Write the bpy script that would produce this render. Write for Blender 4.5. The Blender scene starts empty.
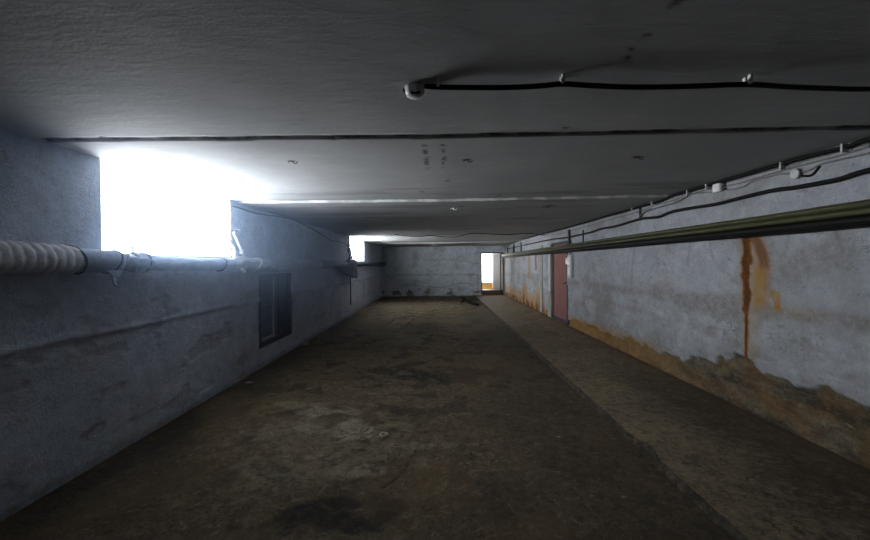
import bpy, bmesh, math, random
from mathutils import Vector, Matrix, Euler, noise
random.seed(7)
sc = bpy.context.scene
C = sc.collection
PI = math.pi

# ------------------------------------------------------------------ camera
F = 400.0
cam_d = bpy.data.cameras.new('camera'); cam = bpy.data.objects.new('camera', cam_d); C.objects.link(cam)
cam_d.sensor_width = 36; cam_d.lens = F/870*36; cam_d.clip_start = .02
M3 = (Matrix.Rotation(math.atan(4/F), 3, 'Z') @ Matrix.Rotation(PI/2 - math.atan(6.5/F), 3, 'X')
      @ Matrix.Rotation(math.radians(-.45), 3, 'Z'))
cam.matrix_world = Matrix.Translation((0, 0, 1.5)) @ M3.to_4x4()
sc.camera = cam
EYE = Vector((0, 0, 1.5))
def ray(x, y): return (M3 @ Vector(((x-435)/F, -(y-270)/F, -1))).normalized()
def onX(x, y, X):
    d = ray(x, y); return EYE + d*(X/d.x)
def onY(x, y, Y):
    d = ray(x, y); return EYE + d*(Y/d.y)
def onZ(x, y, Z):
    d = ray(x, y); return EYE + d*((Z-1.5)/d.z)

XL, XR, YB, YF, ZC = -2.60, 3.00, 18.2, -2.5, 2.32
BLOOM_HAZE = .15
XW = 1.58         # edge of the raised walkway

# ------------------------------------------------------------------ maths
def fbm(x, y, z=0., o=4):
    return noise.fractal((x, y, z), 1.0, 2.0, o, noise_basis='PERLIN_ORIGINAL')
def sstep(a, b, v):
    if a == b: return 1. if v >= a else 0.
    t = min(1, max(0, (v-a)/(b-a))); return t*t*(3-2*t)
def interp(tab, v):
    if v <= tab[0][0]: return tab[0][1]
    for (a, b), (c, d) in zip(tab, tab[1:]):
        if v <= c: return b+(d-b)*(v-a)/(c-a)
    return tab[-1][1]
def clamp(v): return min(1., max(0., v))

# ------------------------------------------------------------------ materials
class NT:
    def __init__(s, name):
        s.m = bpy.data.materials.new(name); s.m.use_nodes = True
        s.t = s.m.node_tree; s.t.nodes.clear()
        s.out = s.n('ShaderNodeOutputMaterial')
        s.b = s.n('ShaderNodeBsdfPrincipled'); s.l(s.b.outputs[0], s.out.inputs[0])
        s.co = s.n('ShaderNodeTexCoord').outputs['Object']
    def n(s, k, **kw):
        o = s.t.nodes.new(k)
        for a, v in kw.items(): setattr(o, a, v)
        return o
    def l(s, a, b): s.t.links.new(a, b)
    def put(s, v, sock):
        if hasattr(v, 'is_output'): s.l(v, sock)
        else: sock.default_value = v
    def noise(s, scale, detail=6, rough=.6, stretch=None, lo=.3, hi=.7, dist=0):
        co = s.co
        if stretch:
            mp = s.n('ShaderNodeMapping'); mp.inputs['Scale'].default_value = stretch
            s.l(co, mp.inputs[0]); co = mp.outputs[0]
        t = s.n('ShaderNodeTexNoise'); t.inputs['Scale'].default_value = scale
        t.inputs['Detail'].default_value = detail; t.inputs['Roughness'].default_value = rough
        t.inputs['Distortion'].default_value = dist
        s.l(co, t.inputs['Vector'])
        r = s.n('ShaderNodeMapRange'); r.inputs['From Min'].default_value = lo; r.inputs['From Max'].default_value = hi
        s.l(t.outputs['Fac'], r.inputs['Value']); return r.outputs[0]
    def crack(s, scale, width, gate=.5, stretch=None, detail=7):
        co = s.co
        if stretch:
            mp = s.n('ShaderNodeMapping'); mp.inputs['Scale'].default_value = stretch
            s.l(co, mp.inputs[0]); co = mp.outputs[0]
        t = s.n('ShaderNodeTexNoise'); t.inputs['Scale'].default_value = scale; t.inputs['Detail'].default_value = detail; t.inputs['Roughness'].default_value = .62
        s.l(co, t.inputs['Vector'])
        a = s.n('ShaderNodeMath', operation='SUBTRACT'); s.l(t.outputs['Fac'], a.inputs[0]); a.inputs[1].default_value = .5
        b = s.n('ShaderNodeMath', operation='ABSOLUTE'); s.l(a.outputs[0], b.inputs[0])
        r = s.n('ShaderNodeMapRange'); r.inputs['From Min'].default_value = width; r.inputs['From Max'].default_value = width*.3
        s.l(b.outputs[0], r.inputs['Value'])
        return s.mul(r.outputs[0], s.noise(scale*.7+.37, 4, .6, None, gate, gate+.06))
    def mul(s, a, b, op='MULTIPLY'):
        m = s.n('ShaderNodeMath', operation=op); m.use_clamp = op != 'SUBTRACT' and op != 'ADD'
        s.put(a, m.inputs[0]); s.put(b, m.inputs[1]); return m.outputs[0]
    def mix(s, f, a, b):
        m = s.n('ShaderNodeMix', data_type='RGBA')
        s.put(f, m.inputs[0])
        for v, k in ((a, 6), (b, 7)):
            if not hasattr(v, 'is_output'): v = (*v, 1) if len(v) == 3 else v
            s.put(v, m.inputs[k])
        return m.outputs[2]
    def attr(s, name):
        a = s.n('ShaderNodeAttribute'); a.attribute_name = name
        sp = s.n('ShaderNodeSeparateColor'); s.l(a.outputs['Color'], sp.inputs[0])
        return sp.outputs[0], sp.outputs[1], sp.outputs[2], a.outputs['Alpha']
    def bump(s, h, dist=.01, strength=1.):
        b = s.n('ShaderNodeBump'); b.inputs['Distance'].default_value = dist; b.inputs['Strength'].default_value = strength
        s.put(h, b.inputs['Height']); s.l(b.outputs[0], s.b.inputs['Normal'])
    def fin(s, col, rough=.85, metal=0., spec=.3):
        s.put((*col, 1) if not hasattr(col, 'is_output') else col, s.b.inputs['Base Color'])
        s.put(rough, s.b.inputs['Roughness']); s.b.inputs['Metallic'].default_value = metal
        s.b.inputs['Specular IOR Level'].default_value = spec
        return s.m

def simple(name, a, b, scale=20, rough=.7, metal=0., bump=.003, stretch=None, spec=.3):
    t = NT(name); n = t.noise(scale, 5, .6, stretch)
    t.bump(n, bump, .6); return t.fin(t.mix(n, a, b), rough, metal, spec)

def wall_mat(name, paint, paint2, bare1, bare2, grime, speck=.75):
    t = NT(name); r, g, b, a = t.attr('mask')
    big = t.noise(1.3, 6, .65, None, .35, .68)
    mid = t.noise(7, 8, .7, None, .4, .65)
    fine = t.noise(55, 6, .65, None, .35, .7)
    col = t.mix(t.mul(big, .8), paint, paint2)
    col = t.mix(t.mul(mid, .42), col, tuple(c*.50 for c in paint))
    col = t.mix(t.mul(fine, .30), col, tuple(c*.45 for c in paint))
    col = t.mix(t.mul(t.noise(11, 9, .85, (1, .7, 1.5), .50, .60), .40), col, tuple(c*.50 for c in paint))
    col = t.mix(t.mul(t.noise(33, 9, .85, None, .52, .60), .35), col, tuple(c*.42 for c in paint))
    col = t.mix(t.mul(t.noise(4, 9, .8, None, .52, .72), .55), col, tuple(min(1, c*1.25) for c in paint))
    spk = t.noise(26, 4, .75, None, .66, .74)
    col = t.mix(t.mul(spk, speck), col, (.10, .10, .10))
    scr = t.noise(9, 5, .7, (1, .5, 3), .62, .72, 1.2)
    col = t.mix(t.mul(scr, speck*.7), col, grime)
    scr2 = t.noise(17, 7, .8, (1, 1.5, .45), .60, .70, .8)
    col = t.mix(t.mul(scr2, speck*.6), col, grime)
    col = t.mix(t.mul(t.crack(2.1, .006, .50, (1, .8, 1.5)), speck), col, (.06, .06, .06))
    col = t.mix(t.mul(t.crack(6.5, .014, .52, (1, 1, .7)), speck*.8), col, (.13, .13, .13))
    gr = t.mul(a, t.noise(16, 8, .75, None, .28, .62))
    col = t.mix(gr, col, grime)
    bc = t.mix(t.noise(9, 8, .75), bare1, bare2)
    bc = t.mix(t.mul(t.noise(3.2, 7, .75, (1, .6, 2), .45, .6), .85), bc, (.030, .024, .017))
    bc = t.mix(t.mul(t.noise(30, 7, .75, None, .5, .66), .7), bc, (.03, .022, .014))
    bc = t.mix(t.mul(t.noise(6, 8, .8, (1, .6, 1.6), .56, .68), .6), bc, tuple(c*1.7 for c in bare2))
    col = t.mix(r, col, bc)
    yel = t.mix(mid, (.33, .205, .065), (.28, .13, .028))
    col = t.mix(t.mul(b, t.noise(10, 8, .75, (1, 1, .5), .12, .48)), col, yel)
    rs = t.mix(t.mul(g, t.noise(18, 8, .8, (1, 1, .25), .2, .5)), (.36, .14, .022), (.085, .030, .006))
    col = t.mix(t.mul(g, t.noise(22, 6, .8, (1, 1, .3), .12, .40)), col, rs)
    h = t.mul(t.mul(big, .5), t.mul(fine, .25), 'ADD')
    h = t.mul(h, t.mul(mid, .4), 'ADD')
    h = t.mul(h, t.mul(t.mul(r, t.noise(14, 9, .75)), 1.6), 'ADD')
    t.bump(h, .010, .7)
    return t.fin(col, .88, 0, .2)

m_wr = wall_mat('paint_right_wall', (.42, .435, .475), (.30, .315, .345), (.10, .082, .055), (.19, .165, .12), (.19, .185, .17))
m_wl = wall_mat('paint_left_wall', (.50, .56, .68), (.40, .45, .54), (.15, .13, .09), (.26, .24, .19), (.16, .165, .16), .55)
m_wb = wall_mat('paint_back_wall', (.56, .62, .68), (.42, .47, .50), (.12, .11, .09), (.3, .3, .27), (.14, .14, .14), .9)

def ceil_mat():
    t = NT('ceiling_concrete'); r, g, b, a = t.attr('mask')
    n1 = t.noise(1.1, 6, .6, (1, 1.6, 1), .3, .7); n2 = t.noise(10, 7, .7, (.5, 1.5, 1), .35, .68); n3 = t.noise(90, 4, .6)
    col = t.mix(n1, (.36, .365, .37), (.45, .455, .45))
    col = t.mix(t.mul(n2, .4), col, (.33, .33, .32)); col = t.mix(t.mul(t.noise(45, 6, .8, (.6, 1.4, 1), .5, .68), .3), col, (.22, .22, .21))
    col = t.mix(t.mul(t.noise(34, 4, .8, None, .70, .74), .8), col, (.08, .08, .075))
    col = t.mix(t.mul(r, t.noise(25, 6, .8, None, .25, .5)), col, (.045, .04, .035))
    col = t.mix(g, col, (.66, .66, .65))
    h = t.mul(t.mul(n2, .7), t.mul(n3, .2), 'ADD')
    h = t.mul(h, t.mul(t.noise(2.5, 4, .5), .8), 'ADD')
    t.bump(h, .0045, .6); return t.fin(col, .85, 0, .2)
m_c = ceil_mat()

def floor_mat(name, walk=False):
    t = NT(name); r, g, b, a = t.attr('mask')
    n1 = t.noise(.9, 7, .65, None, .35, .66); n2 = t.noise(5, 8, .75, None, .38, .64); n3 = t.noise(30, 8, .75, None, .35, .66)
    n4 = t.noise(110, 4, .7)
    if walk:
        col = t.mix(n1, (.255, .188, .115), (.375, .288, .182)); col = t.mix(t.mul(n2, .45), col, (.14, .105, .065))
    else:
        col = t.mix(n1, (.170, .115, .058), (.285, .206, .118)); col = t.mix(t.mul(n2, .65), col, (.10, .072, .042))
        col = t.mix(t.mul(t.noise(2.2, 5, .6, None, .56, .66), .4), col, (.15, .088, .056))
    col = t.mix(t.mul(n3, .65), col, (.050, .037, .022))
    col = t.mix(t.mul(t.noise(19, 6, .8, (1, .8, 1), .58, .66), .8), col, (.022, .017, .011))
    col = t.mix(t.mul(t.noise(13, 9, .85, None, .50, .58), .7), col, (.045, .034, .022))
    col = t.mix(t.mul(t.noise(4.3, 10, .8, None, .50, .60), .45 if walk else .65), col, (.075, .055, .034))
    col = t.mix(t.mul(t.noise(16, 9, .85, None, .54, .62, .6), .55), col, (.38, .31, .21))
    col = t.mix(t.mul(t.noise(38, 5, .8, None, .66, .72), .5), col, (.34, .31, .25))
    col = t.mix(t.mul(t.crack(3.3, .010, .50), .75), col, (.02, .015, .01))
    col = t.mix(t.mul(t.crack(9., .018, .53), .6), col, (.03, .022, .014))
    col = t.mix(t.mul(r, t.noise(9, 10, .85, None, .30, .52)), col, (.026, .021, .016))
    col = t.mix(t.mul(g, t.noise(8, 12, .85, None, .44, .56, 1.)), col, (.40, .35, .25))
    col = t.mix(t.mul(b, .35), col, (.20, .12, .05))
    h = t.mul(t.mul(n3, .5), t.mul(n2, .6), 'ADD'); h = t.mul(h, t.mul(n4, .22), 'ADD')
    t.bump(h, .012 if walk else .028, .8)
    return t.fin(col, t.mix(n2, (.6,)*3, (.9,)*3) if False else .8, 0, .3)
m_f = floor_mat('floor_dirt'); m_walk = floor_mat('walkway_concrete', True)

m_black = simple('black_cable', (.004, .004, .004), (.010, .010, .009), 60, .6, 0, .001, None, .15)
m_olive = simple('olive_pipe', (.038, .040, .017), (.065, .066, .028), 9, .5, .0, .001, (1, .3, 1))
m_grey = simple('grey_conduit', (.13, .13, .125), (.20, .20, .19), 40, .6)
m_box = simple('box_grey_white', (.42, .43, .43), (.55, .56, .55), 30, .6)
m_white = simple('white_plastic', (.62, .62, .60), (.78, .78, .76), 30, .45, 0, .001)
m_steel = simple('rusty_steel', (.06, .045, .035), (.14, .10, .07), 30, .6, .4)
m_dark = simple('dark_metal', (.02, .024, .032), (.05, .055, .07), 14, .6, .2)
m_navy = simple('dark_board', (.05, .07, .11), (.09, .115, .16), 10, .75, 0, .003, (1, 1, .3))
m_red = simple('dull_red_door_paint', (.23, .098, .090), (.18, .076, .072), 6, .7, 0, .003)
m_frame = simple('weathered_frame', (.20, .19, .17), (.36, .35, .33), 12, .8, 0, .004, (1, 1, .3))
m_strip = simple('pale_frame', (.5, .52, .54), (.66, .68, .7), 12, .8, 0, .004)
m_bulb = simple('ceramic', (.75, .75, .72), (.85, .85, .82), 60, .3, 0, .0005)
m_wrap = simple('pale_pipe_wrap', (.50, .52, .58), (.66, .67, .72), 14, .85, 0, .008)
m_wrap2 = simple('blue_grey_pipe_wrap', (.20, .26, .38), (.30, .36, .47), 9, .8, 0, .012)
m_wrap3 = simple('flaking_pipe_wrap', (.28, .32, .39), (.50, .54, .60), 26, .85, 0, .03)
m_wrap4 = simple('dark_torn_wrap', (.03, .035, .05), (.08, .09, .12), 20, .9, 0, .03)
m_stone = simple('rubble_grey', (.16, .14, .11), (.30, .27, .21), 30, .9, 0, .01)
m_pale = simple('pale_ring_metal', (.38, .36, .26), (.52, .50, .38), 60, .7, 0, .002)

def emit(name, col, strength):
    t = NT(name); e = t.n('ShaderNodeEmission'); e.inputs[0].default_value = (*col, 1); e.inputs[1].default_value = strength
    t.l(e.outputs[0], t.out.inputs[0]); return t.m

# ------------------------------------------------------------------ object helpers
def obj(name, bm, m, parent=None, smooth=True):
    me = bpy.data.meshes.new(name); bm.to_mesh(me); bm.free()
    if smooth: me.polygons.foreach_set('use_smooth', [True]*len(me.polygons))
    me.materials.append(m); o = bpy.data.objects.new(name, me); C.objects.link(o)
    if parent: o.parent = parent; o.matrix_parent_inverse = Matrix.Translation(-parent.location)
    return o
def struct(o): o['kind'] = 'structure'; return o
def tag(o, label, cat, group=None):
    o['label'] = label; o['category'] = cat
    if group: o['group'] = group
    return o
def thing(name, label, cat, loc, group=None):
    o = bpy.data.objects.new(name, None); o.empty_display_size = .05; C.objects.link(o); o.location = loc
    return tag(o, label, cat, group)
def B(): return bmesh.new()
def box(bm, lo, hi, bev=0.):
    lo = Vector(lo); hi = Vector(hi)
    r = bmesh.ops.create_cube(bm, size=1, matrix=Matrix.Translation((lo+hi)/2) @ Matrix.Diagonal((*(hi-lo), 1)))
    if bev:
        es = list({e for v in r['verts'] for e in v.link_edges})
        bmesh.ops.bevel(bm, geom=es, offset=bev, segments=2, affect='EDGES', profile=.5)
    return bm
def smooth_pts(pts, n=6):
    pts = [Vector(p) for p in pts]
    if len(pts) < 3: return pts
    out = []
    for i in range(len(pts)-1):
        p0 = pts[max(i-1, 0)]; p1 = pts[i]; p2 = pts[i+1]; p3 = pts[min(i+2, len(pts)-1)]
        for k in range(n):
            t = k/n
            out.append(.5*((2*p1)+(p2-p0)*t+(2*p0-5*p1+4*p2-p3)*t*t+(3*p1-p0-3*p2+p3)*t**3))
    out.append(pts[-1]); return out
def tube(bm, pts, r, seg=8, sm=True, rf=None):
    if sm: pts = smooth_pts(pts)
    pts = [Vector(p) for p in pts]
    rings = []; up = None
    for i, p in enumerate(pts):
        d = (pts[min(i+1, len(pts)-1)]-pts[max(i-1, 0)]).normalized()
        if up is None: up = Vector((0, 0, 1)) if abs(d.z) < .9 else Vector((1, 0, 0))
        s = d.cross(up).normalized(); up = s.cross(d).normalized()
        ring = []
        for k in range(seg):
            a = 2*PI*k/seg; rr = r if rf is None else rf(i/(len(pts)-1), a, p)
            ring.append(bm.verts.new(p+(s*math.cos(a)+up*math.sin(a))*rr))
        rings.append(ring)
    for a, b in zip(rings, rings[1:]):
        for k in range(seg): bm.faces.new((a[k], a[(k+1) % seg], b[(k+1) % seg], b[k]))
    bm.faces.new(rings[0]); bm.faces.new(rings[-1][::-1])
    return bm
def lathe(bm, prof, seg=24, mat=Matrix.Identity(4)):
    rings = []
    for r, z in prof:
        rings.append([bm.verts.new(mat @ Vector((r*math.cos(2*PI*k/seg), r*math.sin(2*PI*k/seg), z))) for k in range(seg)])
    for a, b in zip(rings, rings[1:]):
        for k in range(seg): bm.faces.new((a[k], a[(k+1) % seg], b[(k+1) % seg], b[k]))
    bm.faces.new(rings[0][::-1]); bm.faces.new(rings[-1])
    return bm

def grid(name, us, vs, fn, m, hole=None, flip=False, parent=None):
    """fn(u,v) -> (position, mask rgba); hole(u,v) drops faces by centre"""
    nu, nv = len(us), len(vs); co = []; ma = []
    for u in us:
        for v in vs:
            p, k = fn(u, v); co.append(p); ma.extend(k)
    fs = []
    for i in range(nu-1):
        for j in range(nv-1):
            if hole and hole((us[i]+us[i+1])/2, (vs[j]+vs[j+1])/2): continue
            f = (i*nv+j, (i+1)*nv+j, (i+1)*nv+j+1, i*nv+j+1)
            fs.append(f[::-1] if flip else f)
    me = bpy.data.meshes.new(name); me.from_pydata(co, [], fs)
    at = me.color_attributes.new('mask', 'FLOAT_COLOR', 'POINT'); at.data.foreach_set('color', ma)
    me.polygons.foreach_set('use_smooth', [True]*len(me.polygons)); me.materials.append(m)
    o = bpy.data.objects.new(name, me); C.objects.link(o)
    if parent: o.parent = parent
    return struct(o) if not parent else o

def depth_steps(a, b, k=.0065, extra=()):
    v = [a]; 
    while v[-1] < b: v.append(v[-1]+max(.02, abs(v[-1])*k) if v[-1] > 1.0 else v[-1]+.08)
    v[-1] = b
    for e in extra:
        if a < e < b:
            i = min(range(len(v)), key=lambda i: abs(v[i]-e))
            if 0 < i < len(v)-1: v[i] = e
    return sorted(set(v))
def lin(a, b, n, extra=()):
    v = [a+(b-a)*i/n for i in range(n+1)]
    for e in extra:
        i = min(range(len(v)), key=lambda i: abs(v[i]-e)); v[i] = e
    return sorted(set(v))

# openings in the left wall
W1 = (3.05, 4.98, 1.60); W2 = (11.55, 13.9, 1.60)      # y0, y1, sill
HA = (5.74, 6.93, .32, 1.325)                            # dark hatch
# doorway in the back wall
DX0, DX1, DZ = 1.96, 2.87, 1.93
# red door in the right wall
RD = (9.30, 10.55, .10, 1.95)

# ------------------------------------------------------------------ right wall
def stain(z, y, yc, w, z0, z1, seed, wob=.02):
    if z > z1 or z < z0: return 0
    c = yc + wob*fbm(z*3, seed); ww = w*(1+.5*fbm(z*6, seed+5))
    return sstep(ww*1.25, ww*.6, abs(y-c))*sstep(z0, z0+.05, z)
def right_fn(Y, z):
    h = interp([(2.6, .50), (3.3, .47), (3.9, .50), (4.6, .42), (5.0, .30), (6.4, .28), (9, .22), (11, .14), (18, .12)], Y)
    n = .11*fbm(Y*1.6, z*1.6, 3.)+.045*fbm(Y*6, z*11, 1., 6)
    bare = sstep(h+.015, h-.015, z+n*1.1)
    # patches of missing plaster along the casting seam
    sh = 1.03+.03*fbm(Y*.8, 0, 8)
    seam = math.exp(-((z-sh-.03)/.075)**2)
    chip = .55*sstep(.22, .34, fbm(Y*1.9, z*7, 20., 6)+.10*math.exp(-((z-(sh-.28))/.12)**2)) * (1 if z < sh+.05 else .25)
    grime = seam*clamp(.65+1.2*fbm(Y*1.1, 3.3, 0))+.9*chip+.8*sstep(.05, .45, fbm(Y*.9, z*1.6, 120, 6))+.5*sstep(.0, .3, fbm(Y*2.5, z*3.5, 130, 6))*sstep(1.1, .9, z)
    grime += .55*math.exp(-((z-h-.03)/.05)**2)  # painted dark line for the shadow along the broken plaster edge
    # thin dark runs under the cables
    for yc, w, z0, seed in ((4.75, .02, 1.42, 1), (4.45, .02, 1.45, 2), (3.42, .022, 1.35, 3), (3.05, .02, 1.40, 4), (6.1, .03, 1.1, 9)):
        drift = yc-(1.78-z)*(.35 if seed in (4, 2) else -.2)
        grime += .8*stain(z, Y, drift, w, z0, 1.80, seed)
    # the big rust run
    wv = .018*fbm(z*4, 31)
    hw = interp([(.5, .022), (.98, .030), (1.08, .050), (1.5, .065), (1.8, .055)], z)*(1+.5*fbm(z*9, 32))
    rust = sstep(hw*1.3, hw*.7, abs(Y-3.895-wv))*sstep(.49, .53, z)*sstep(1.84, 1.82, z)
    yc2 = interp([(1.0, 3.70), (1.35, 3.665), (1.5, 3.69), (1.66, 3.76), (1.82, 3.86)], z)
    hw = interp([(1.3, .03), (1.42, .06), (1.6, .075), (1.8, .07)], z)
    rust = max(rust, (.85*sstep(1.30, 1.5, z))*sstep(hw*1.5, hw*.5, abs(Y-yc2-wv))*sstep(1.84, 1.82, z))
    gap = sstep(.018, .006, abs(Y-3.845-.01*fbm(z*12, 3)))*sstep(1.22, 1.28, z)*sstep(1.70, 1.64, z)*sstep(-.15, .1, fbm(z*14, Y*30, 9))
    rust *= 1-.85*gap
    yellow = .75*sstep(.14, .03, abs(Y-3.72))*sstep(1.02, 1.15, z)*sstep(1.6, 1.35, z)
    yellow += .9*stain(z, Y, interp([(1.0, 3.5), (1.25, 3.56)], z), .05, 1.04, 1.24, 36)
    yellow += .3*sstep(.22, .05, abs(Y-3.85))*sstep(.5, .7, z)*sstep(1.84, 1.8, z)+.25*sstep(.5, .1, abs(Y-3.45))*math.exp(-((z-1.07)/.05)**2)
    # far part: streaks and rusty foot
    yellow += .9*stain(z, Y, 13.2, .14, .95, 1.75, 41); rust += .8*stain(z, Y, 12.3, .13, 1.25, 1.8, 42)
    if Y > 11.3:
        foot = .30+.35*max(0, fbm(Y*1.4, 0, 50))+.28*math.exp(-((Y-11.9)/.5)**2)+.2*math.exp(-((Y-14)/.5)**2)
        rust += .95*sstep(foot*1.15, foot*.4, z)*sstep(-.3, .1, fbm(Y*3, z*.6, 51)); yellow += .7*sstep(foot+.3, foot, z)
    else:
        yellow += bare*.22*sstep(-.1, .35, fbm(Y*1.7, z*3, 60))+.6*sstep(h+.14, h, z)*sstep(4.8, 6.2, Y)
        rust += bare*.12*sstep(0, .3, fbm(Y*2, z*4, 61))
    x = XR - .028*(1-bare)-.012*seam*(1 if z > sh-.05 else .6)+.010*bare*fbm(Y*6, z*6, 5)
    x -= .07*sstep(.09, .0, z)                       # cove at the foot
    x += .006*chip-.004*fbm(Y*1.2, z*1.5, 11)
    return (x, Y, z), (bare, clamp(rust), clamp(yellow), clamp(grime))
ys = depth_steps(YF, 22.6, .0055, (RD[0], RD[1]))
zs = lin(0, 2.42, 150, (RD[2], RD[3]))
grid('wall_right', ys, zs, right_fn, m_wr, lambda y, z: RD[0] < y < RD[1] and RD[2] < z < RD[3])

# ------------------------------------------------------------------ left wall
def left_fn(Y, z):
    sh = .985+.02*fbm(Y*.7, 0, 18)
    seam = math.exp(-((z-sh)/.03)**2)
    lower = sstep(sh+.01, sh-.01, z)
    chip = sstep(.28, .36, fbm(Y*1.8, z*4, 25.))*(1 if z < 1.25 else .3)
    bare = 0
    grime = .7*seam*clamp(.3+1.6*fbm(Y*1.0, 2.2, 0))+.35*lower*clamp(.4+fbm(Y*1.5, z*2, 44))+.4*chip
    grime += .6*math.exp(-((math.hypot(Y-7.05, (z-.9)*.8))/.25)**2)
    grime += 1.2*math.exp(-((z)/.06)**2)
    x = XL + .006+.012*(1-lower)*.8 + .010*seam-.006*chip+.006*fbm(Y*1.2, z*1.5, 12)
    return (x, Y, z), (bare, 0, .18*lower*clamp(fbm(Y, z, 3)+.3), clamp(grime))
def lhole(y, z):
    return (W1[0] < y < W1[1] and z > W1[2]) or (W2[0] < y < W2[1] and z > W2[2]) or (HA[0] < y < HA[1] and HA[2] < z < HA[3])
ysl = depth_steps(YF, YB, .0055, (*W1[:2], *W2[:2], *HA[:2]))
grid('wall_left', ysl, lin(0, 2.42, 150, (W1[2], HA[2], HA[3])), left_fn, m_wl, lhole, True)

# ------------------------------------------------------------------ back wall
def back_fn(X, z):
    g = 0
    for zz, x0, x1, w in ((.99, -2.6, 1.75, .025), (1.66, -.5, 1.3, .012), (1.60, .3, 1.6, .010), (.42, -.3, 1.6, .02)):
        if zz == .42: zz += .16*sstep(0, 1.1, X)*sstep(1.9, 1.2, X)
        if x0 < X < x1: g += .9*math.exp(-((z-zz-.02*fbm(X*2, 0, zz))/w)**2)
    if .45 < z < 1.0: g += .8*math.exp(-((X-1.75)/.03)**2)
    low = sstep(.16, .30, fbm(X*2.6, z*3.2, 71)+.32*math.exp(-((z-.16)/.10)**2)-.12)
    g += .55*sstep(.15, .4, fbm(X*1.5, z*2.5, 72))
    bare = clamp(low*sstep(.42, .3, z)+sstep(.05, .02, z))
    y = YB-.012*(1-bare)-.015*sstep(1.02, .98, z)
    return (X, y, z), (bare, 0, 0, clamp(g))
grid('wall_back', lin(XL, XR+.1, 140, (DX0, DX1)), lin(0, 2.42, 70, (DZ,)), back_fn, m_wb,
     lambda x, z: DX0 < x < DX1 and z < DZ)
bm = B(); box(bm, (XL-.3, YF-.2, 0), (XR+.3, YF, 2.42)); struct(obj('wall_rear', bm, m_dark, None, False))

# ------------------------------------------------------------------ ceiling
JY = [2.59, 5.14, 6.85, 7.72, 9.2, 11.2, 15.3]
def zoff(Y):
    if Y < 5.14: z = 0
    elif Y < 7.72: z = -.024
    elif Y < 11.2: z = -.029
    elif Y < 15.3: z = -.010
    else: z = -.055
    return z
def ceil_fn(X, Y):
    z = ZC + zoff(Y) + max(0, X)*.010
    r = g = 0
    for jy, w, dp in ((2.59, .042, .016), (6.85, .02, .012), (9.2, .025, .015), (11.12, .05, .02)):
        jj = jy+.012*fbm(X*1.1, jy)
        if abs(Y-jj) < w: z += dp; r = clamp(.85+.9*fbm(X*5, Y*9))
    if 5.10 < Y-.035*fbm(X*4, 4, 0, 5) < 5.17: g = .75*sstep(-.25, .2, fbm(X*5, Y*6, 8, 5)); z -= .008*fbm(X*9, Y*14, 2, 5)  # step lip coloured paler, a painted highlight of window light
    if 7.68 < Y < 7.76: g = .08  # faint painted highlight on the next step lip
    # old patch outline and drips beside the middle
    r = max(r, .45*math.exp(-((Y-2.59-.02*fbm(X*2, 0))/.07)**2)*clamp(.5+fbm(X*3, Y*8)))
    if 2.7 < Y < 3.75:
        for xx, wx in (.0, .016), (.13, .010):
            if Y < 3.5 and abs(X-xx+.09+.02*fbm(Y*5, xx)) < wx+.012*fbm(Y*20, X*20): r = max(r, .8*sstep(-.25, .05, fbm(Y*9, xx, 2)))
    for px, py, rad in SPOTS:
        d = math.hypot(X-px, (Y-py))
        if d < rad*2: r = max(r, sstep(rad*1.3, rad*.4, d+rad*.5*fbm(X*20, Y*20)))
    if Y > 4: r = max(r, .28*sstep(.2, .45, fbm(X*.5, Y*3.5, 90)))
    return (X, Y, z+.004*fbm(X*.9, Y*.9, 6)), (r, g, 0, 0)
SPOTS = []
for x, y, rad in ((292, 161, .03), (467, 160, .035), (638, 159, .045), (640, 44, .012), (632, 51, .012), (646, 38, .014), (627, 60, .014), (674, 6, .02),
                  (684, 0, .02), (495, 198, .0), (448, 181, .03), (422, 192, .03), (462, 205, .04), (550, 205, .09), (567, 129, .02), (500, 196, .03), (171, 157, .02)):
    if rad: p = onZ(x, y, ZC); SPOTS.append((p.x, p.y, rad))
ex = []
for j, w in ((2.59, .042), (6.85, .02), (9.2, .025), (11.12, .05)): ex += [j-w-.008, j-w, j+w, j+w+.008]
for j in (5.14, 7.72, 11.2, 15.3): ex += [j-.004, j+.004]
yc = depth_steps(YF, YB, .0065)
yc = [v for v in yc if min(abs(v-e) for e in ex) > .006]; yc = sorted(set(yc+ex))
grid('ceiling', lin(XL-1.1, XR+.1, 380), yc, ceil_fn, m_c)
bm = B(); box(bm, (XL-1.2, YF-.3, 2.44), (XR+.5, 23, 2.60)); struct(obj('ceiling', bm, m_c, None, False))

# ------------------------------------------------------------------ floor and raised walkway
DARK = []
for x, y, rx, ry, s in ((455, 375, .9, .35, 1), (470, 372, .5, .3, 1), (385, 371, .35, .22, .8), (360, 470, .0, .0, 0), (320, 515, .42, .16, 1), (350, 505, .30, .12, .9), (290, 520, .2, .12, .8),
                        (410, 371, .18, .14, .7), (400, 412, .10, .08, .9), (395, 420, .08, .05, .9), (550, 410, .22, .1, .6), (480, 420, .25, .16, .4),
                        (520, 400, .2, .16, .4), (500, 500, .12, .3, .5), (240, 380, .5, .3, .5), (240, 440, .12, .1, .7), (185, 480, .3, .2, .5), (640, 452, .07, .16, .9), (360, 330, 1.3, 1.0, .35), (600, 470, .4, .4, .45), (660, 520, .3, .3, .4)):
    if rx: p = onZ(x, y, 0); DARK.append((p.x, p.y, rx, ry, s))
PALE = []  # pale dirt; the two far patches paint the far window's light pool
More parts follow.
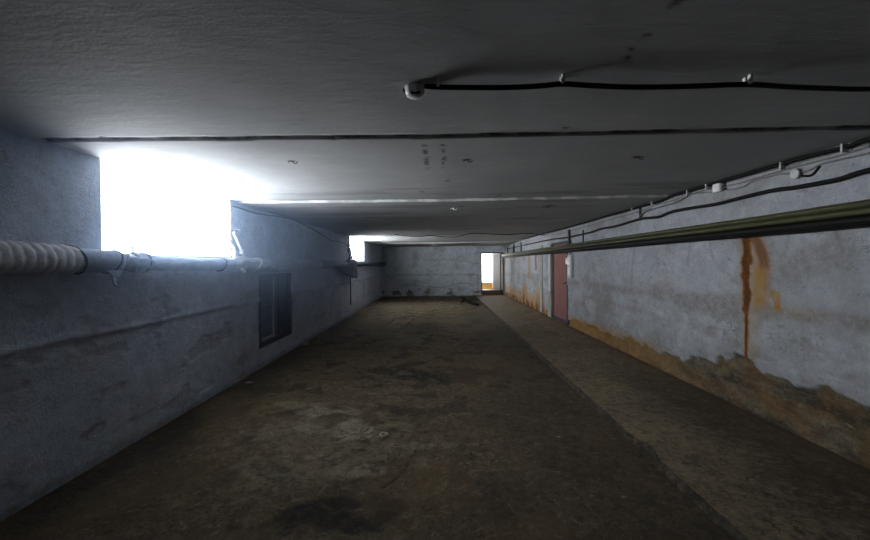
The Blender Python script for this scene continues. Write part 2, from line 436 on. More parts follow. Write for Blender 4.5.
for x, y, rx, ry, s in ((345, 428, .30, .20, .8), (330, 412, .3, .12, .7), (318, 428, .22, .12, .5), (375, 425, .2, .1, .5), (330, 440, .7, .5, .3), (395, 450, .4, .2, .35), (300, 470, .5, .25, .3), (320, 455, .26, .1, .7), (365, 470, .2, .1, .6), (300, 405, .3, .1, .5), (280, 430, .3, .25, .35), (415, 305, 2.2, 1.8, .7), (395, 307, 1., 1., .3), (345, 335, 1., .8, .2), (360, 435, .12, .1, .9)):
    p = onZ(x, y, 0); PALE.append((p.x, p.y, rx, ry, s))
CR = [[onZ(*q, 0) for q in l] for l in (((472, 309), (450, 311), (430, 314), (415, 318), (405, 326)), ((404, 304), (430, 306), (452, 308)), ((385, 486), (400, 470), (418, 456), (420, 444)), ((395, 318), (380, 330)))]
def crack(X, Y, w):
    X += .05*fbm(X*3, Y*3, 1); Y += .10*fbm(X*2, Y*2, 9)
    for l in CR:
        for a, b in zip(l, l[1:]):
            dx, dy = b.x-a.x, b.y-a.y; t = clamp(((X-a.x)*dx+(Y-a.y)*dy)/(dx*dx+dy*dy))
            if math.hypot(X-a.x-t*dx, Y-a.y-t*dy) < w: return 1
    return 0
def blob(L, X, Y, seed):
    v = 0
    for px, py, rx, ry, s in L:
        if abs(X-px) > rx*1.8 or abs(Y-py) > ry*1.8: continue
        d = math.hypot((X-px)/rx, (Y-py)/ry)+1.0*fbm(X*4.3, Y*4.3, seed, 6)
        v = max(v, s*sstep(1.15, .55, d))
    return v
def floor_fn(X, Y):
    r = blob(DARK, X, Y, 3); g = blob(PALE, X, Y, 6)
    r = max(r, .75*sstep(.22, .34, fbm(X*2.6, Y*2.6, 13, 5))*clamp(Y/5), crack(X, Y, .003+.0024*Y))
    r = max(r, .85*sstep(.75, .1, X-XL+.3*fbm(X*2, Y*.8, 4)), .7*sstep(2.1, 1.4, Y+.5*fbm(X*1.3, Y*1.3, 44)))  # blackish dirt, also painted darker by left wall and camera to mimic light falloff
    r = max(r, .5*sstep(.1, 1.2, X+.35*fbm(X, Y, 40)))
    b = .7*sstep(.12, .4, fbm(X*.9, Y*.6, 77))
    z = .010*fbm(X*1.6, Y*1.6, 2)+.006*fbm(X*8, Y*8, 5, 5)-.010*r
    return (X, Y, min(z, .02)), (clamp(r), g, b, 0)
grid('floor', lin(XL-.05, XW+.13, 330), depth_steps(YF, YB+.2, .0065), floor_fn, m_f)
def walk_fn(X, Y):
    t = (X-XW); edge = .015*fbm(0, Y*2.5, 14, 5)+.006*fbm(0, Y*12, 15)+.06*math.exp(-((Y-3.12)/.13)**2)
    z = .05+.004*fbm(X*2, Y*2, 3)
    if t < .03: z = .05*sstep(-.02, .012, t-edge*.0) if t > 0 else -.02
    X2 = X+edge*sstep(.15, 0, t)
    r = .75*sstep(.15, .45, fbm(X*.8+3, Y*.35, 21))*sstep(6.0, 7.5, Y)*sstep(12.5, 11, Y)+.7*sstep(1.8, 2.7, X+.25*fbm(X, Y*1.4, 5))*sstep(7, 4.5, Y)
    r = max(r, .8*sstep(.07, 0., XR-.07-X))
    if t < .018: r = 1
    g = .3*math.exp(-((t-.10)/.10)**2)*clamp(.3+fbm(X*3, Y*3, 8))
    b = .5*sstep(.9, 1.3, t)
    return (X2, Y, z), (clamp(r), g, b, 0)
us = [XW-.012, XW, XW+.008, XW+.016, XW+.03]+lin(XW+.05, XR+.08, 50)
struct(grid('walkway', us, depth_steps(YF, 22.6, .0075), walk_fn, m_walk))

# ------------------------------------------------------------------ windows of the left wall (lit from outside)
m_day = emit('daylight_pane', (.93, .97, 1.0), 52.)
m_day2 = emit('daylight_pane_far', (.93, .97, 1.0), 62.)
m_rev = wall_mat('paint_reveal', (.70, .73, .77), (.6, .62, .66), (.3, .3, .28), (.4, .4, .38), (.3, .3, .3), .3)
for i, (w, me) in enumerate(((W1, m_day), (W2, m_day2))):
    y0, y1, zb = w; T = 1.05
    wo = bpy.data.objects.new('window_%d' % (i+1), None); C.objects.link(wo); wo.location = (XL, (y0+y1)/2, zb); struct(wo)
    bm = B(); box(bm, (XL-T, y0-.1, zb-.12), (XL+.004, y1+.1, zb-.0)); obj('window_sill', bm, m_rev, wo, False)
    bm = B()
    T2 = 1.05; sk = .26*(y1-y0)
    box(bm, (XL-T2, y0-.12, zb-.1), (XL-.002, y0, 2.42)); box(bm, (XL-T2, y1, zb-.1), (XL-.002, y1+.12, 2.42)); obj('window_frame', bm, m_rev, wo, False)
    bm = B(); vs_ = [bm.verts.new(q) for q in ((XL-.03, y0, zb+.004), (XL-.03-sk, y1, zb+.004), (XL-.55-sk, y1, 2.36), (XL-.55, y0, 2.36))]
    f = bm.faces.new(vs_); bm.faces.ensure_lookup_table(); f.normal_update()
    r_ = bmesh.ops.extrude_face_region(bm, geom=[f])
    for v in [g for g in r_['geom'] if isinstance(g, bmesh.types.BMVert)]: v.co.x -= .02
    bmesh.ops.recalc_face_normals(bm, faces=bm.faces)
    obj('pane', bm, me, wo, False)

# dark hatch with sheet iron shutters
y0, y1, z0, z1 = HA
ho = bpy.data.objects.new('window_3', None); C.objects.link(ho); ho.location = (XL, (y0+y1)/2, z0); struct(ho)
bm = B(); D = .075
box(bm, (XL-D-.02, y0-.04, z0-.04), (XL-D, y1+.04, z1+.04))
obj('shutter_panel', bm, m_navy, ho, False)
bm = B()
for a, b in (((XL-D, y0-.03, z0-.03), (XL+.022, y0, z1+.03)), ((XL-D, y1, z0-.03), (XL+.02, y1+.03, z1+.03)), ((XL-D, y0, z1), (XL+.02, y1, z1+.03)), ((XL-D, y0, z0-.03), (XL+.016, y1, z0))): box(bm, a, b)
obj('window_reveal', bm, m_dark, ho, False)
bm = B()
yy = y0+.60
box(bm, (XL-.07, y0+.03, z0+.045), (XL-.04, yy+.02, z0+.075), .003); box(bm, (XL-.07, yy-.005, z0+.03), (XL-.04, yy+.03, z1-.02), .003)
o = obj('window_frame', bm, m_frame, ho, False)
bm = B(); box(bm, (XL-.07, yy+.22, z0+.02), (XL-.04, yy+.25, z1-.02), .003); box(bm, (XL-.08, y1-.22, z0+.01), (XL-.03, y1-.02, z1-.01), .006)
box(bm, (XL-.06, yy+.3, z0+.04), (XL-.04, y1-.25, z0+.06), .003)
for k in range(5): box(bm, (XL-D, y0+.01, z0+.12+k*.2), (XL-D+.012, y1-.24, z0+.13+k*.2))
obj('shutter_bar', bm, m_dark, ho, False)
bm = B(); box(bm, (XL-.05, y1-.03, .86), (XL+.03, y1+.05, .90), .006); tube(bm, [(XL+.03, y1, .88), (XL+.035, y1+.03, .80)], .008, 6); obj('hinge', bm, m_steel, ho)

# ------------------------------------------------------------------ doorway and room behind
do = bpy.data.objects.new('door_1', None); C.objects.link(do); do.location = (DX0, YB, 0); struct(do)
bm = B()
box(bm, (DX0-.05, YB-.03, 0), (DX0, YB+.25, DZ+.05), .004); box(bm, (DX0-.05, YB-.03, DZ), (DX1+.05, YB+.25, DZ+.06), .004); box(bm, (DX1, YB-.03, .05), (DX1+.06, YB+.25, DZ+.05), .004)
obj('door_frame', bm, m_steel, do, False)
bm = B(); box(bm, (DX1-.10, YB-.035, 0.05), (DX1-.03, YB+.0, DZ), .004); obj('door_post', bm, m_dark, do, False)
bm = B(); vq = [bm.verts.new(q) for q in ((2.86, YB+.26, .03), (2.58, 19.15, .03), (2.62, 19.17, .03), (2.90, YB+.26, .03))]
f = bm.faces.new(vq); r_ = bmesh.ops.extrude_face_region(bm, geom=[f])
for v in [g for g in r_['geom'] if isinstance(g, bmesh.types.BMVert)]: v.co.z = DZ
bmesh.ops.recalc_face_normals(bm, faces=bm.faces); obj('door_leaf', bm, m_dark, do, False)  # dark leaf added to stand in for the shaded passage wall
def pas_fn(X, z): 
    y = sstep(1.2, .5, z+.15*fbm(X*3, z*3)); return (X, 22.4, z), (0, 0, y, 0)
m_pw = wall_mat('paint_passage', (.78, .78, .76), (.7, .7, .68), (.3, .3, .28), (.4, .4, .38), (.3, .3, .3), .3)
grid('wall_passage_end', lin(.3, 3.1, 40), lin(0, 2.42, 40), pas_fn, m_pw)
bm = B(); box(bm, (.3, YB+.26, -.05), (XW, 22.6, 0.02)); box(bm, (DX0-.02, YB-.02, 0), (DX1+.02, YB+.26, .27)); struct(obj('floor_passage', bm, m_steel, None, False))
bm = B()
box(bm, (.1, YB+.25, 0), (.3, 20.6, 2.44)); box(bm, (.1, 22.2, 0), (.3, 22.6, 2.44)); box(bm, (.1, 20.6, 0), (.3, 22.2, .6))
struct(obj('wall_passage_left', bm, m_pw, None, False))
bm = B(); box(bm, (XL, YB+.02, 0), (DX0-.05, YB+.25, 2.44)); box(bm, (DX0-.05, YB+.02, DZ+.06), (XR+.1, YB+.25, 2.44)); struct(obj('wall_passage_front', bm, m_pw, None, False))
w4 = bpy.data.objects.new('window_4', None); C.objects.link(w4); w4.location = (.2, 21.4, .6); struct(w4)  # unseen window added to light the yellow foot of the passage end
bm = B(); box(bm, (.12, 20.6, .6), (.14, 22.2, 2.4)); obj('pane', bm, emit('passage_fill_light', (1., .98, .95), 40.), w4, False)
w5 = bpy.data.objects.new('window_5', None); C.objects.link(w5); w5.location = (2., 22.38, .42); struct(w5)
bm = B(); box(bm, (1.2, 22.34, .44), (2.93, 22.37, 2.2)); obj('pane', bm, emit('daylight_passage_end', (1., .98, .95), 16.), w5, False)
bm = B()
for a_, b_ in (((1.14, 22.30, .40), (2.98, 22.38, .44)), ((1.14, 22.30, 2.2), (2.98, 22.38, 2.25)), ((1.14, 22.30, .44), (1.2, 22.38, 2.2)), ((2.93, 22.30, .44), (2.98, 22.38, 2.2))): box(bm, a_, b_)
obj('window_frame', bm, m_strip, w5, False)

# ------------------------------------------------------------------ red door, right wall
y0, y1, z0, z1 = RD
rd = bpy.data.objects.new('door_2', None); C.objects.link(rd); rd.location = (XR, y0, z0); struct(rd)
bm = B(); box(bm, (XR+.02, y0+.05, z0+.01), (XR+.06, y1-.0, z1), .004)
for zz in (.45, 1.1, 1.6): box(bm, (XR+.012, y0+.12, zz), (XR+.03, y1-.1, zz+.012))
lf = obj('door_leaf', bm, m_red, rd, False)
bm = B(); tube(bm, [(XR+.02, y0+.16, 1.02), (XR-.035, y0+.16, 1.02), (XR-.035, y0+.27, 1.0)], .011, 8, False); box(bm, (XR+.01, y0+.12, .92), (XR+.022, y0+.2, 1.12), .003); obj('door_handle', bm, m_dark, lf)
bm = B(); box(bm, (XR-.03, y0-.06, .02), (XR+.1, y0+.055, z1+.06), .005); box(bm, (XR-.02, y0, z0-.06), (XR+.1, y1, z0+.008), .004); box(bm, (XR-.03, y0, z1), (XR+.1, y1+.05, z1+.06), .004)
obj('door_frame', bm, m_dark, rd, False)
bm = B(); box(bm, (XR-.055, y1, .04), (XR+.1, y1+.30, 1.98), .006); obj('door_jamb', bm, m_frame, rd, False)
bm = B(); box(bm, (XR-.075, y1+.06, .75), (XR-.055, y1+.17, 1.95), .004); obj('door_trim', bm, m_strip, rd, False)
bm = B(); box(bm, (XR-.05, y1+.95, .06), (XR+.05, y1+1.22, 2.0), .006); t = struct(obj('trim_1', bm, m_frame, None, False))

t = thing('switch_box', 'tall narrow white switch box on the wall beside the red door', 'switch box', (XR-.05, 9.0, 1.15))
bm = B(); box(bm, (XR-.085, 8.86, 1.15), (XR-.012, 9.12, 1.66), .008); obj('housing', bm, m_box, t)
bm = B(); box(bm, (XR-.095, 8.9, 1.20), (XR-.083, 9.08, 1.40), .004); box(bm, (XR-.095, 8.9, 1.44), (XR-.083, 9.08, 1.62), .004); obj('cover', bm, m_white, t)
bm = B(); tube(bm, [(XR-.04, 9.0, 1.64), (XR-.04, 9.0, 1.75), (XR-.035, 9.0, 2.0)], .010, 8, False); obj('conduit', bm, m_steel, t)
bm = B(); box(bm, (XR-.075, 9.15, 1.46), (XR-.03, 9.28, 1.60), .006); obj('terminal_box', bm, m_white, t)

# ------------------------------------------------------------------ runs along the right wall
def run(name, label, pts, r, m, cat='cable', group=None, seg=8):
    bm = B(); tube(bm, pts, r, seg); return tag(obj(name, bm, m), label, cat, group)
Yend = 22.0
def zz_w(Y, a, k): return a*fbm(Y*.35, k)
def straight(X, Z, k, r, wob=.012, y1=19.6):
    pts = []; Y = 1.2
    while Y < y1: pts.append((X+.3*zz_w(Y, wob, k+9), Y, Z+zz_w(Y, wob, k))); Y += .8
    return pts
run('pipe', 'olive pipe uppermost of the bundle along the right wall', straight(XR-.120, 1.880, 1, 0, .006), .027, m_olive, 'pipe')
run('pipe', 'olive pipe second from the top in the bundle along the right wall', straight(XR-.155, 1.826, 3, 0, .003), .024, m_olive, 'pipe')
run('pipe', 'thick black pipe added as the shaded underside of the bundle on the right wall', straight(XR-.150, 1.770, 5, 0, .003), .030, m_black, 'pipe')  # black pipe added where the bundle's underside lies in shadow
run('power_cable', 'thin black cable hanging just below the olive pipe bundle', straight(XR-.085, 1.738, 7, 0, .016), .013, m_black, 'cable')
for k, Y in enumerate((3.9, 5.55, 8.25, 10.9, 13.6, 16.0, 17.4)):
    bm = B(); box(bm, (XR-.185, Y-.018, 1.728), (XR-.03, Y+.018, 1.738), .002); box(bm, (XR-.04, Y-.018, 1.728), (XR-.014, Y+.018, 1.84), .002)
    if k in (2, 5, 6): box(bm, (XR-.05, Y-.014, 1.9), (XR-.02, Y+.014, 2.16), .002)
    lab = ['nearest', 'second nearest', 'third nearest', 'middle', 'fourth farthest', 'second farthest', 'farthest'][k]
    tag(obj('wall_bracket', bm, m_dark, None, False), 'dark bracket holding the pipe bundle on the right wall, %s of the seven' % (lab if k != 4 else 'third farthest'), 'bracket', 'brackets under the pipe bundle')

def wallrun(px, X): return [onX(x, y, X) for x, y in px]
c_pts = [(870, 170), (855, 174), (838, 179.5), (815, 184), (795, 187.5), (770, 191), (740, 198), (716.7, 204), (695, 207.5), (671.7, 211.7), (658, 217), (640, 219), (616.7, 225.8), (600, 229), (590, 232.5), (566.7, 237.5), (550, 239.7), (525, 245), (508, 249)]
first = onX(870, 170, XR-.05); pts = [(XR-.05, 1.6, 2.15), (XR-.05, 2.2, 2.13)]+wallrun(c_pts, XR-.05)
run('power_cable', 'thick black cable sagging between clips above the olive pipe bundle', pts, .0185, m_black, 'cable')
t_px = [(870, 139), (845, 147), (800, 158), (760, 168.5), (740, 175), (715, 181), (690, 187.5), (672, 192), (660, 197.5), (650, 201.7), (630, 206), (616.7, 210.8), (600, 216), (585, 221), (570, 226), (556, 229.5), (541.7, 233.6), (528, 238), (516.7, 241.7), (508, 245.5)]
pts = [(XR-.07, 1.6, 2.29), (XR-.07, 2.2, 2.295)]
for x, y in t_px:
    p = onX(x, y, XR-.07); p.z = min(p.z, ZC+zoff(p.y)+.006); pts.append(p)
tc = run('power_cable', 'thick black cable tight in the corner of the ceiling and right wall', pts, .017, m_black, 'cable')
# clips
for x, y in ((845, 143), (783, 158), (708, 178), (688.7, 184), (653, 196), (633, 202)):
    p = onX(x, y, XR-.07); bm = B(); box(bm, (p.x-.028, p.y-.008, ZC-.045), (p.x+.02, p.y+.008, ZC+.02), .002)
    obj('clip', bm, m_box, tc, False)
# thin grey wires and boxes between the two
g1 = [(870, 146), (845, 154), (820, 160.5), (790, 168.5), (765, 175.5), (740, 183), (726, 186)]
g2 = [(714, 188), (700, 191.5), (676, 199.5), (655, 205.5), (640, 211), (620, 217), (600, 222.5), (575, 229.5), (555, 235), (530, 241), (510, 247)]
g3 = [(870, 153), (845, 158.5), (822, 164), (812, 169), (802, 172.5)]
g4 = [(792, 174), (780, 174), (768, 177), (752, 181.5), (745, 186), (735, 189), (726, 190)]
g5 = [(714, 192), (700, 193), (690, 194.5), (676, 202), (655, 208.5), (645, 212), (640, 216)]
g6 = [(870, 143), (840, 151), (800, 162), (765, 171.5), (740, 178.5), (726, 182.5)]
g7 = [(820, 166), (812, 175), (803, 176)]
labs = ['upper grey wire of the near group running to the square junction box', 'upper grey wire leading from the square junction box towards the back', 'grey wire entering the round junction box from the near side',
        'grey wire between the round junction box and the square one', 'short lower grey wire leaving the square junction box towards the back', 'topmost thin grey wire right below the ceiling corner cable', 'slack dark loop of wire under the round junction box']
for l, g in zip(labs, (g1, g2, g3, g4, g5, g6, g7)):
    run('wire', l, wallrun(g, XR-(.055 if g is g5 else .035)), .008 if g is not g7 else .010, m_grey if g is not g7 else m_black, 'wire', None, 6)
p = onX(719.5, 187.5, XR-.04); t = thing('junction_box', 'square pale junction box on the right wall under the ceiling cable', 'junction box', p)
bm = B(); box(bm, (XR-.075, p.y-.06, p.z-.05), (XR-.014, p.y+.06, p.z+.05), .006); obj('housing', bm, m_box, t)
bm = B(); box(bm, (XR-.082, p.y-.05, p.z-.042), (XR-.074, p.y+.05, p.z+.042), .003); obj('cover', bm, m_white, t)
bm = B(); 
for dz in (-.03, 0, .03): tube(bm, [(XR-.045, p.y-.10, p.z+dz), (XR-.045, p.y-.055, p.z+dz)], .011, 8, False)
obj('cable_gland', bm, m_dark, t)
p = onX(797, 174, XR-.04); t = thing('junction_box', 'round grey junction box on the near part of the right wall', 'junction box', p)
Mx = Matrix.Translation((XR-.012, p.y, p.z)) @ Matrix.Rotation(-PI/2, 4, 'Y')
bm = B(); lathe(bm, [(.040, 0), (.040, .035), (.036, .042)], 20, Mx); obj('housing', bm, m_grey, t)
bm = B(); lathe(bm, [(.043, .041), (.043, .049), (.038, .054)], 20, Mx); obj('cover', bm, m_box, t)
# fork of wires hanging from the ceiling cable to the sagging one
p = onX(640, 213, XR-.04)
bm = B(); box(bm, (XR-.05, p.y-.02, p.z-.11), (XR-.014, p.y+.02, p.z+.12), .003); tube(bm, [(XR-.03, p.y-.3, p.z+.02), (XR-.04, p.y-.12, p.z-.0), (XR-.04, p.y, p.z-.07)], .010, 6)
tag(obj('wall_bracket', bm, m_dark), 'dark upright bracket with forked wire linking the two black cables', 'bracket')
for x, ya, yb, l in ((507.5, 247, 255, 'farthest upright post of the cable rack beside the back doorway'), (514, 244, 254, 'second upright post of the cable rack beside the back doorway'), (521, 242, 252.5, 'third upright post of the cable rack near the back doorway'), (569, 226, 252, 'tall upright post of the cable rack above the white switch box')):
    a = onX(x, ya, XR-.05); b = onX(x, yb, XR-.05)
    bm = B(); box(bm, (XR-.07, a.y-.03, b.z), (XR-.012, a.y+.03, min(a.z, 2.24)), .003); tag(obj('cable_rack_post', bm, m_dark, None, False), l, 'bracket')

# ------------------------------------------------------------------ ceiling lamp holder and its cable
p = onZ(415, 87, ZC); CX, CY = p.x, p.y
t = thing('lamp_holder', 'round white ceramic ceiling lamp holder without a bulb', 'lamp holder', (CX, CY, ZC))
Mz = Matrix.Translation((CX, CY, ZC)) @ Matrix.Rotation(PI, 4, 'X')
bm = B(); lathe(bm, [(.046, -.005), (.047, .012), (.046, .022), (.043, .034), (.040, .040), (.030, .047), (.016, .050)], 28, Mz); obj('base', bm, m_bulb, t)
bm = B(); box(bm, (CX-.018, CY-.040, ZC-.046), (CX+.026, CY-.030, ZC-.034), .002); obj('slot', bm, m_black, t)
bm = B()
for dx, dy in ((-.047, .004), (-.036, .03)): tube(bm, [(CX+dx, CY+dy, ZC-.012), (CX+dx*1.18, CY+dy*1.18, ZC-.014)], .009, 8, False)
obj('screw', bm, m_black, t)
cp = [(424, 86), (438, 87), (470, 87.5), (505, 87.5), (540, 86), (562, 84), (590, 85.5), (625, 87), (660, 87), (700, 86), (747, 84.5), (790, 87), (830, 88.5), (870, 89)]
pts = [onZ(x, y, ZC-.026) for x, y in cp]; pts += [Vector((2.5, pts[-1].y, ZC-.02)), Vector((2.86, pts[-1].y, ZC-.018))]
cc = run('power_cable', 'black cable crossing the ceiling from the white lamp holder to the right wall', pts, .0125, m_black, 'cable')
for x, y in ((438, 87), (562, 84), (747, 84.5)):
    q = onZ(x, y, ZC-.026); bm = B(); box(bm, (q.x-.004, q.y+.006, q.z+.008), (q.x+.004, q.y+.022, ZC+.01), .001)
    box(bm, (q.x-.008, q.y-.030, q.z-.004), (q.x+.006, q.y-.012, ZC+.01), .002); obj('clip', bm, m_white, cc, False)

# hooks left in the ceiling
for k, (x, y, l) in enumerate(((292, 161, 'bent wire stub in the ceiling near the bright left window'), (467, 160, 'bent wire stub in the middle of the ceiling'), (638, 159, 'bent wire stub in the ceiling towards the right wall'),
                  (453, 206.5, 'small pale stub in the ceiling just past the pale seam, left one'), (428, 228, 'small pale stub in the far ceiling left of the middle'), (433, 243, 'bright small stub in the farthest ceiling strip'), (545, 205.5, 'dark stub in the ceiling just past the pale seam, right one'))):
    q = onZ(x, y, ZC); zt = ZC+zoff(q.y)+max(0, q.x)*.01+.004; s = .6+q.y*.12
    bm = B(); tube(bm, [(q.x, q.y, zt), (q.x+.01*s, q.y, zt-.018*s), (q.x+.03*s, q.y+.005, zt-.022*s), (q.x+.045*s, q.y, zt-.010*s)], .004*s, 6)
    tube(bm, [(q.x, q.y, zt), (q.x-.02*s, q.y-.004, zt-.012*s), (q.x-.03*s, q.y, zt-.016*s)], .0035*s, 6)
    lathe(bm, [(.012*s, 0), (.010*s, .006*s)], 10, Matrix.Translation((q.x, q.y, zt)) @ Matrix.Rotation(PI, 4, 'X'))
    tag(obj('ceiling_hook', bm, m_white if k in (3, 4, 5) else m_steel), l, 'hook')

# thin wires
wp = [(395, 234.5), (408, 236), (420, 236.5), (432, 235.5), (445, 237), (458, 236.5), (472, 233.5), (490, 234), (510, 234.5), (530, 233.5), (545, 235.5)]
pts = [onZ(x, y, 2.262) for x, y in wp]
for q in pts: q.z = 2.262
run('wire', 'thin dark wire crossing the far ceiling in loose waves', pts, .011, m_black, 'wire', None, 6)
wp = [(232, 206), (242, 209), (255, 213), (272, 215.5), (290, 219), (303, 224), (318, 232), (330, 240), (340, 242), (350, 246)]
run('wire', 'thin dark wire drooping across the left wall between the two bright windows', wallrun(wp, XL+.035), .010, m_dark, 'wire', None, 6)
a = onX(350.5, 282, XL+.03); b = onX(350.5, 303, XL+.03)
bm = B(); tube(bm, [(XL+.03, a.y, 1.40), (XL+.03, a.y, b.z+.0), (XL+.03, a.y+.02, b.z-.05)], .018, 8, False)
tag(obj('pipe', bm, m_dark), 'thin dark upright pipe on the left wall below the black torn wrapping', 'pipe')

# ------------------------------------------------------------------ insulated pipe on the left wall
PX = XL+.125
def pz(Y): return interp([(0, 1.60), (2.4, 1.553), (3.1, 1.530), (3.8, 1.512), (5, 1.505), (18, 1.49)], Y)
ip = thing('insulated_pipe', 'long lagged pipe running along the left wall under the bright windows', 'pipe', (PX, 2.5, 1.5))
def seg_pipe(name, y0, y1, rf, m, step=.02, seg=28, label=None, xo=0):
    n = max(2, int((y1-y0)/step)); bm = B()
    tube(bm, [(PX+xo, y0+(y1-y0)*i/n, pz(y0+(y1-y0)*i/n)) for i in range(n+1)], .08, seg, False, rf)
    o = obj(name, bm, m, ip)
    if label: o['label'] = label
    return o
def rib(t, a, p):
    ph = (p.y+.018*math.cos(a-.5))/.064
    s = abs(math.sin(PI*ph)); return .086+.010*s**.7+.006*fbm(p.y*14, a*2)
seg_pipe('ribbed_lagging', -.6, 2.66, rib, m_wrap, .008, 32, 'pale spiral ribbed lagging')
seg_pipe('smooth_lagging', 2.66, 3.08, lambda t, a, p: .086+.004*fbm(p.y*4, a)-.010*sstep(.85, 1, t), m_wrap2, .02, 28, 'smooth blue grey lagging')
seg_pipe('thin_lagging', 3.08, 4.85, lambda t, a, p: .066+.007*fbm(p.y*5, math.cos(a)*1.5, math.sin(a)*1.5)+.005*fbm(p.y*20, a*3), m_wrap2, .015, 24, 'thin blue grey lagging')
seg_pipe('flaking_lagging', 4.85, 8.3, lambda t, a, p: .078+.012*fbm(p.y*5, math.cos(a)*2, math.sin(a)*2)+.009*fbm(p.y*22, math.cos(a)*6, math.sin(a)*6), m_wrap3, .02, 28, 'rough flaking pale lagging')
seg_pipe('blue_lagging', 8.3, 10.9, lambda t, a, p: .084+.008*fbm(p.y*4, math.cos(a)*2, math.sin(a)*2), m_wrap2, .04, 20, 'blue tinted lagging')
seg_pipe('pipe_core', 10.9, 18.19, lambda t, a, p: .052+.022*max(0, fbm(p.y*3.1, math.cos(a), math.sin(a)))+.02*(abs(math.sin(p.y*1.9)) > .96), m_dark, .04, 16, 'dark bare far end of the pipe')
def band(Y, r, w, tilt, m=m_wrap4):
    bm = B(); pts = []
    n = 30
    for i in range(n+1):
        a = 2*PI*i/n; pts.append((PX+r*math.cos(a), Y+tilt*math.sin(a)+.01*fbm(a, Y), pz(Y)+r*math.sin(a)))
    tube(bm, pts, w, 6, False); return obj('strap', bm, m, ip)
band(2.68, .094, .007, -.03); band(2.99, .088, .006, .035); band(3.05, .084, .006, .05, m_wrap3); band(3.20, .070, .010, 0); band(3.32, .072, .008, .02); band(4.5, .073, .008, .03); band(5.35, .087, .010, .08, m_wrap); band(5.9, .086, .008, -.06, m_wrap2)
def flap(name, base, pts2, m, th=.006):
    """ragged sheet hanging from the pipe: outline in the (Y, Z) plane, crumpled in X"""
    bm = B(); n = len(pts2)
    for side in (0, 1):
        pass
    fr = [bm.verts.new((base+.02*fbm(y*9, z*9)+.004, y, z)) for y, z in pts2]
    f = bm.faces.new(fr)
    bmesh.ops.triangulate(bm, faces=[f]); bmesh.ops.subdivide_edges(bm, edges=bm.edges[:], cuts=3, use_grid_fill=True)
    for v in bm.verts: v.co.x += .02*fbm(v.co.y*12, v.co.z*12, 3); v.co.y += .008*fbm(v.co.y*30, v.co.z*30, 5)
    r = bmesh.ops.extrude_face_region(bm, geom=bm.faces[:])
    for v in [g for g in r['geom'] if isinstance(g, bmesh.types.BMVert)]: v.co.x += th
    bmesh.ops.recalc_face_normals(bm, faces=bm.faces)
    return obj(name, bm, m, ip)
flap('torn_flap', PX+.06, [(2.88, 1.47), (3.04, 1.47), (2.99, 1.42), (2.955, 1.385), (2.95, 1.345), (2.925, 1.37), (2.92, 1.42)], m_wrap2)
flap('torn_flap', PX+.10, [(9.0, 1.46), (11.4, 1.50), (11.45, 1.36), (11.6, 1.24), (11.45, 1.08), (11.15, 1.14), (10.9, 1.12), (10.55, 1.20), (10.1, 1.24), (9.7, 1.33)], m_wrap4, .012)['label'] = 'black torn wrapping hanging off the pipe'
def lump(y0, y1, r, m, name='torn_wrap', seed=0, amp=.03):
    bm = B(); n = 24
    tube(bm, [(PX, y0+(y1-y0)*i/n, pz(y0)) for i in range(n+1)], r, 22, False, lambda t, a, p: max(.045, (r+amp*fbm(p.y*6+seed, math.cos(a)*2, math.sin(a)*2))*(.75+.25*math.sin(PI*clamp(t))**.5)))
    return obj(name, bm, m, ip)
lump(10.55, 11.75, .115, m_wrap4, seed=3, amp=.05)['label'] = 'black torn lagging bunched around the pipe'
lump(4.72, 5.25, .090, m_wrap3, seed=8); lump(3.12, 3.42, .082, m_wrap2, seed=5); lump(12.4, 12.9, .075, m_wrap4, seed=12); lump(16.6, 18.1, .10, m_wrap4, seed=14)
# bolt rod
bm = B(); tube(bm, [(PX-.02, 3.24, 1.56), (PX-.02, 3.24, 1.665)], .009, 8, False); box(bm, (PX-.035, 3.22, 1.60), (PX-.005, 3.26, 1.612), .002); obj('rod', bm, m_dark, ip)
# riser with valves at the first window's far jamb
def riser(Y, sc_, m):
    z0 = pz(Y)+.05
    P = lambda dy, dz: (PX-.06+.02*dz, Y+dy*sc_, z0+dz*sc_)
    bm = B(); tube(bm, [P(0, 0), P(0, .16), P(-.03, .20), P(-.10, .24), P(-.12, .30), P(-.12, .62)], .022*sc_, 10); obj('riser_pipe', bm, m, ip)
    bm = B(); tube(bm, [P(.28, .02), P(.22, .10), P(.05, .30), P(-.02, .36)], .018*sc_, 10); obj('riser_pipe', bm, m, ip)
    for a in ((-.12, .42), (.20, .12), (0, .10), (-.11, .29)):
        bm = B(); tube(bm, [P(a[0], a[1]-.03), P(a[0], a[1]+.03)], .033*sc_, 6, False); obj('coupling', bm, m, ip)
    bm = B(); tube(bm, [P(-.12, .40), P(.10, .42), P(.14, .40)], .010*sc_, 8); obj('valve_handle', bm, m, ip)
    bm = B(); tube(bm, [P(-.26, .40), P(-.12, .44)], .009*sc_, 8); obj('valve_handle', bm, m, ip)
riser(4.93, .95, m_wrap); riser(11.35, 1.15, m_dark)
bm = B(); tube(bm, [(PX+.085, 4.83, 1.455), (PX+.088, 4.87, 1.42)], .022, 12, False); o = obj('pipe_stub', bm, m_white, ip); o['label'] = 'small white open pipe stub'

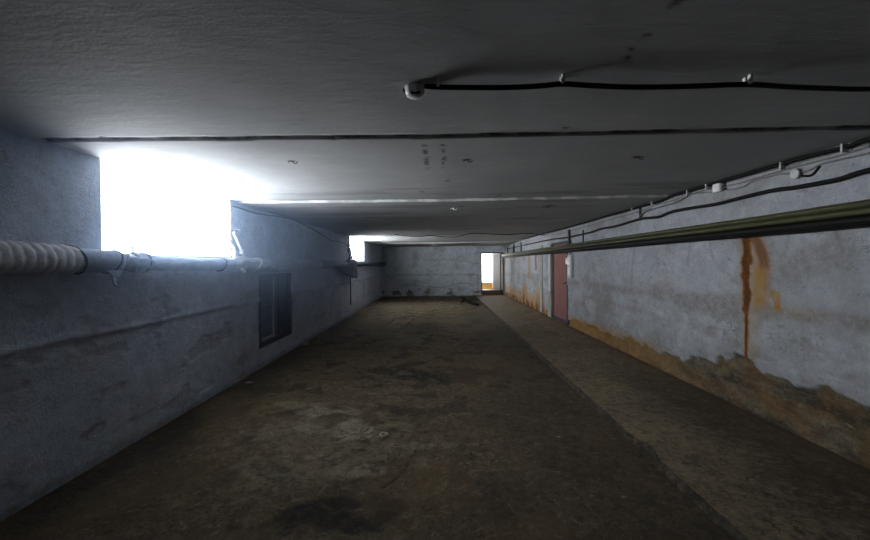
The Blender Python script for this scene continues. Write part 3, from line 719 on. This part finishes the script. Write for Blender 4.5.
# ------------------------------------------------------------------ small things on the floor
for x, y, m, l, r in ((383.5, 435, m_pale, 'pale metal ring lying on the dirt floor, the brighter of two', .033), (362.5, 439.5, m_stone, 'dull ring half sunk in the pale dirt left of the brighter ring', .034)):
    q = onZ(x, y, .01); bm = B()
    pts = [(q.x+r*math.cos(2*PI*i/24), q.y+r*math.sin(2*PI*i/24), .014+.003*math.sin(i)) for i in range(25)]
    tube(bm, pts, .009 if m is m_pale else .007, 8, False); tag(obj('ring', bm, m), l, 'ring')
def stone(x, y, r, m, label, seed, name='stone', group=None, flat=.5):
    q = onZ(x, y, 0); bm = B(); bmesh.ops.create_icosphere(bm, subdivisions=3, radius=r)
    for v in bm.verts:
        d = v.co.normalized(); k = 1+.45*fbm(d.x*1.6+seed, d.y*1.6, d.z*1.6); v.co = Vector((v.co.x*k*1.3, v.co.y*k, v.co.z*k*flat))
    mn = min(v.co.z for v in bm.verts)
    for v in bm.verts: v.co += Vector((q.x, q.y, -mn-.006))
    return tag(obj(name, bm, m), label, 'stone', group)
q = onZ(467, 303, 0); bm = B()
tube(bm, [(q.x-.2, q.y+.3, .02), (q.x-.1, q.y+.1, .10), (q.x-.16, q.y, .2), (q.x+.0, q.y-.1, .09), (q.x+.2, q.y-.5, .04), (q.x+.3, q.y-.9, .03)], .05, 8, True, lambda t, a, p: .05+.03*fbm(p.x*9, p.y*9, a)); 
tag(obj('debris', bm, m_black), 'crumpled black debris on the far floor near the walkway edge', 'debris')['kind'] = 'thing'
stone(288.5, 340, .0, m_stone, '', 0) if False else None
for i, (x, y, r, l) in enumerate(((250, 384, .035, 'small dark stone by the foot of the left wall, right of the wall stain'), (437, 459, .012, 'tiny pale pebble on the dirt floor near the middle'), (624, 497, .012, 'tiny pebble on the dark floor close to the walkway edge'), (559, 437, .014, 'small pebble on the floor left of the walkway, farther one'), (305, 345, .05, 'stone lying under the dark shutter on the left'))):
    stone(x, y, r, m_stone, l, i*3.3)

# ------------------------------------------------------------------ world, render
w = bpy.data.worlds.new('world'); sc.world = w; w.use_nodes = True
w.node_tree.nodes['Background'].inputs[0].default_value = (.8, .9, 1, 1); w.node_tree.nodes['Background'].inputs[1].default_value = .03
wn = w.node_tree; wo_ = [n for n in wn.nodes if n.type == 'OUTPUT_WORLD'][0]
def bloom_haze(c, r):  # added haze volume imitating lens bloom around the near window
    tc = wn.nodes.new('ShaderNodeTexCoord'); mp = wn.nodes.new('ShaderNodeMapping'); mp.vector_type = 'POINT'
    mp.inputs['Scale'].default_value = tuple(1/k for k in r); mp.inputs['Location'].default_value = tuple(-a/k for a, k in zip(c, r))
    g = wn.nodes.new('ShaderNodeTexGradient'); g.gradient_type = 'QUADRATIC_SPHERE'
    ge = wn.nodes.new('ShaderNodeNewGeometry')
    wn.links.new(ge.outputs['Position'], mp.inputs[0]); wn.links.new(mp.outputs[0], g.inputs[0]); return g.outputs['Fac']
ad = wn.nodes.new('ShaderNodeMath'); ad.operation = 'MULTIPLY'; ad.inputs[1].default_value = BLOOM_HAZE
wn.links.new(bloom_haze((XL+.1, 3.7, 1.75), (2.5, 4.5, 1.7)), ad.inputs[0])
vo = wn.nodes.new('ShaderNodeVolumePrincipled'); vo.inputs['Color'].default_value = (.50, .68, 1., 1); vo.inputs['Anisotropy'].default_value = .55
wn.links.new(ad.outputs[0], vo.inputs['Density']); wn.links.new(vo.outputs[0], wo_.inputs['Volume'])
sc.cycles.volume_step_rate = 1.; sc.cycles.volume_max_steps = 128
try: w.cycles.volume_step_size = .25
except Exception: pass
vs = sc.view_settings; vs.view_transform = 'Standard'; vs.look = 'None'; vs.exposure = -.17; vs.gamma = 1; vs.use_curve_mapping = False
sc.cycles.max_bounces = 8; sc.cycles.diffuse_bounces = 5; sc.cycles.use_denoising = True
sc.cycles.sample_clamp_indirect = 6
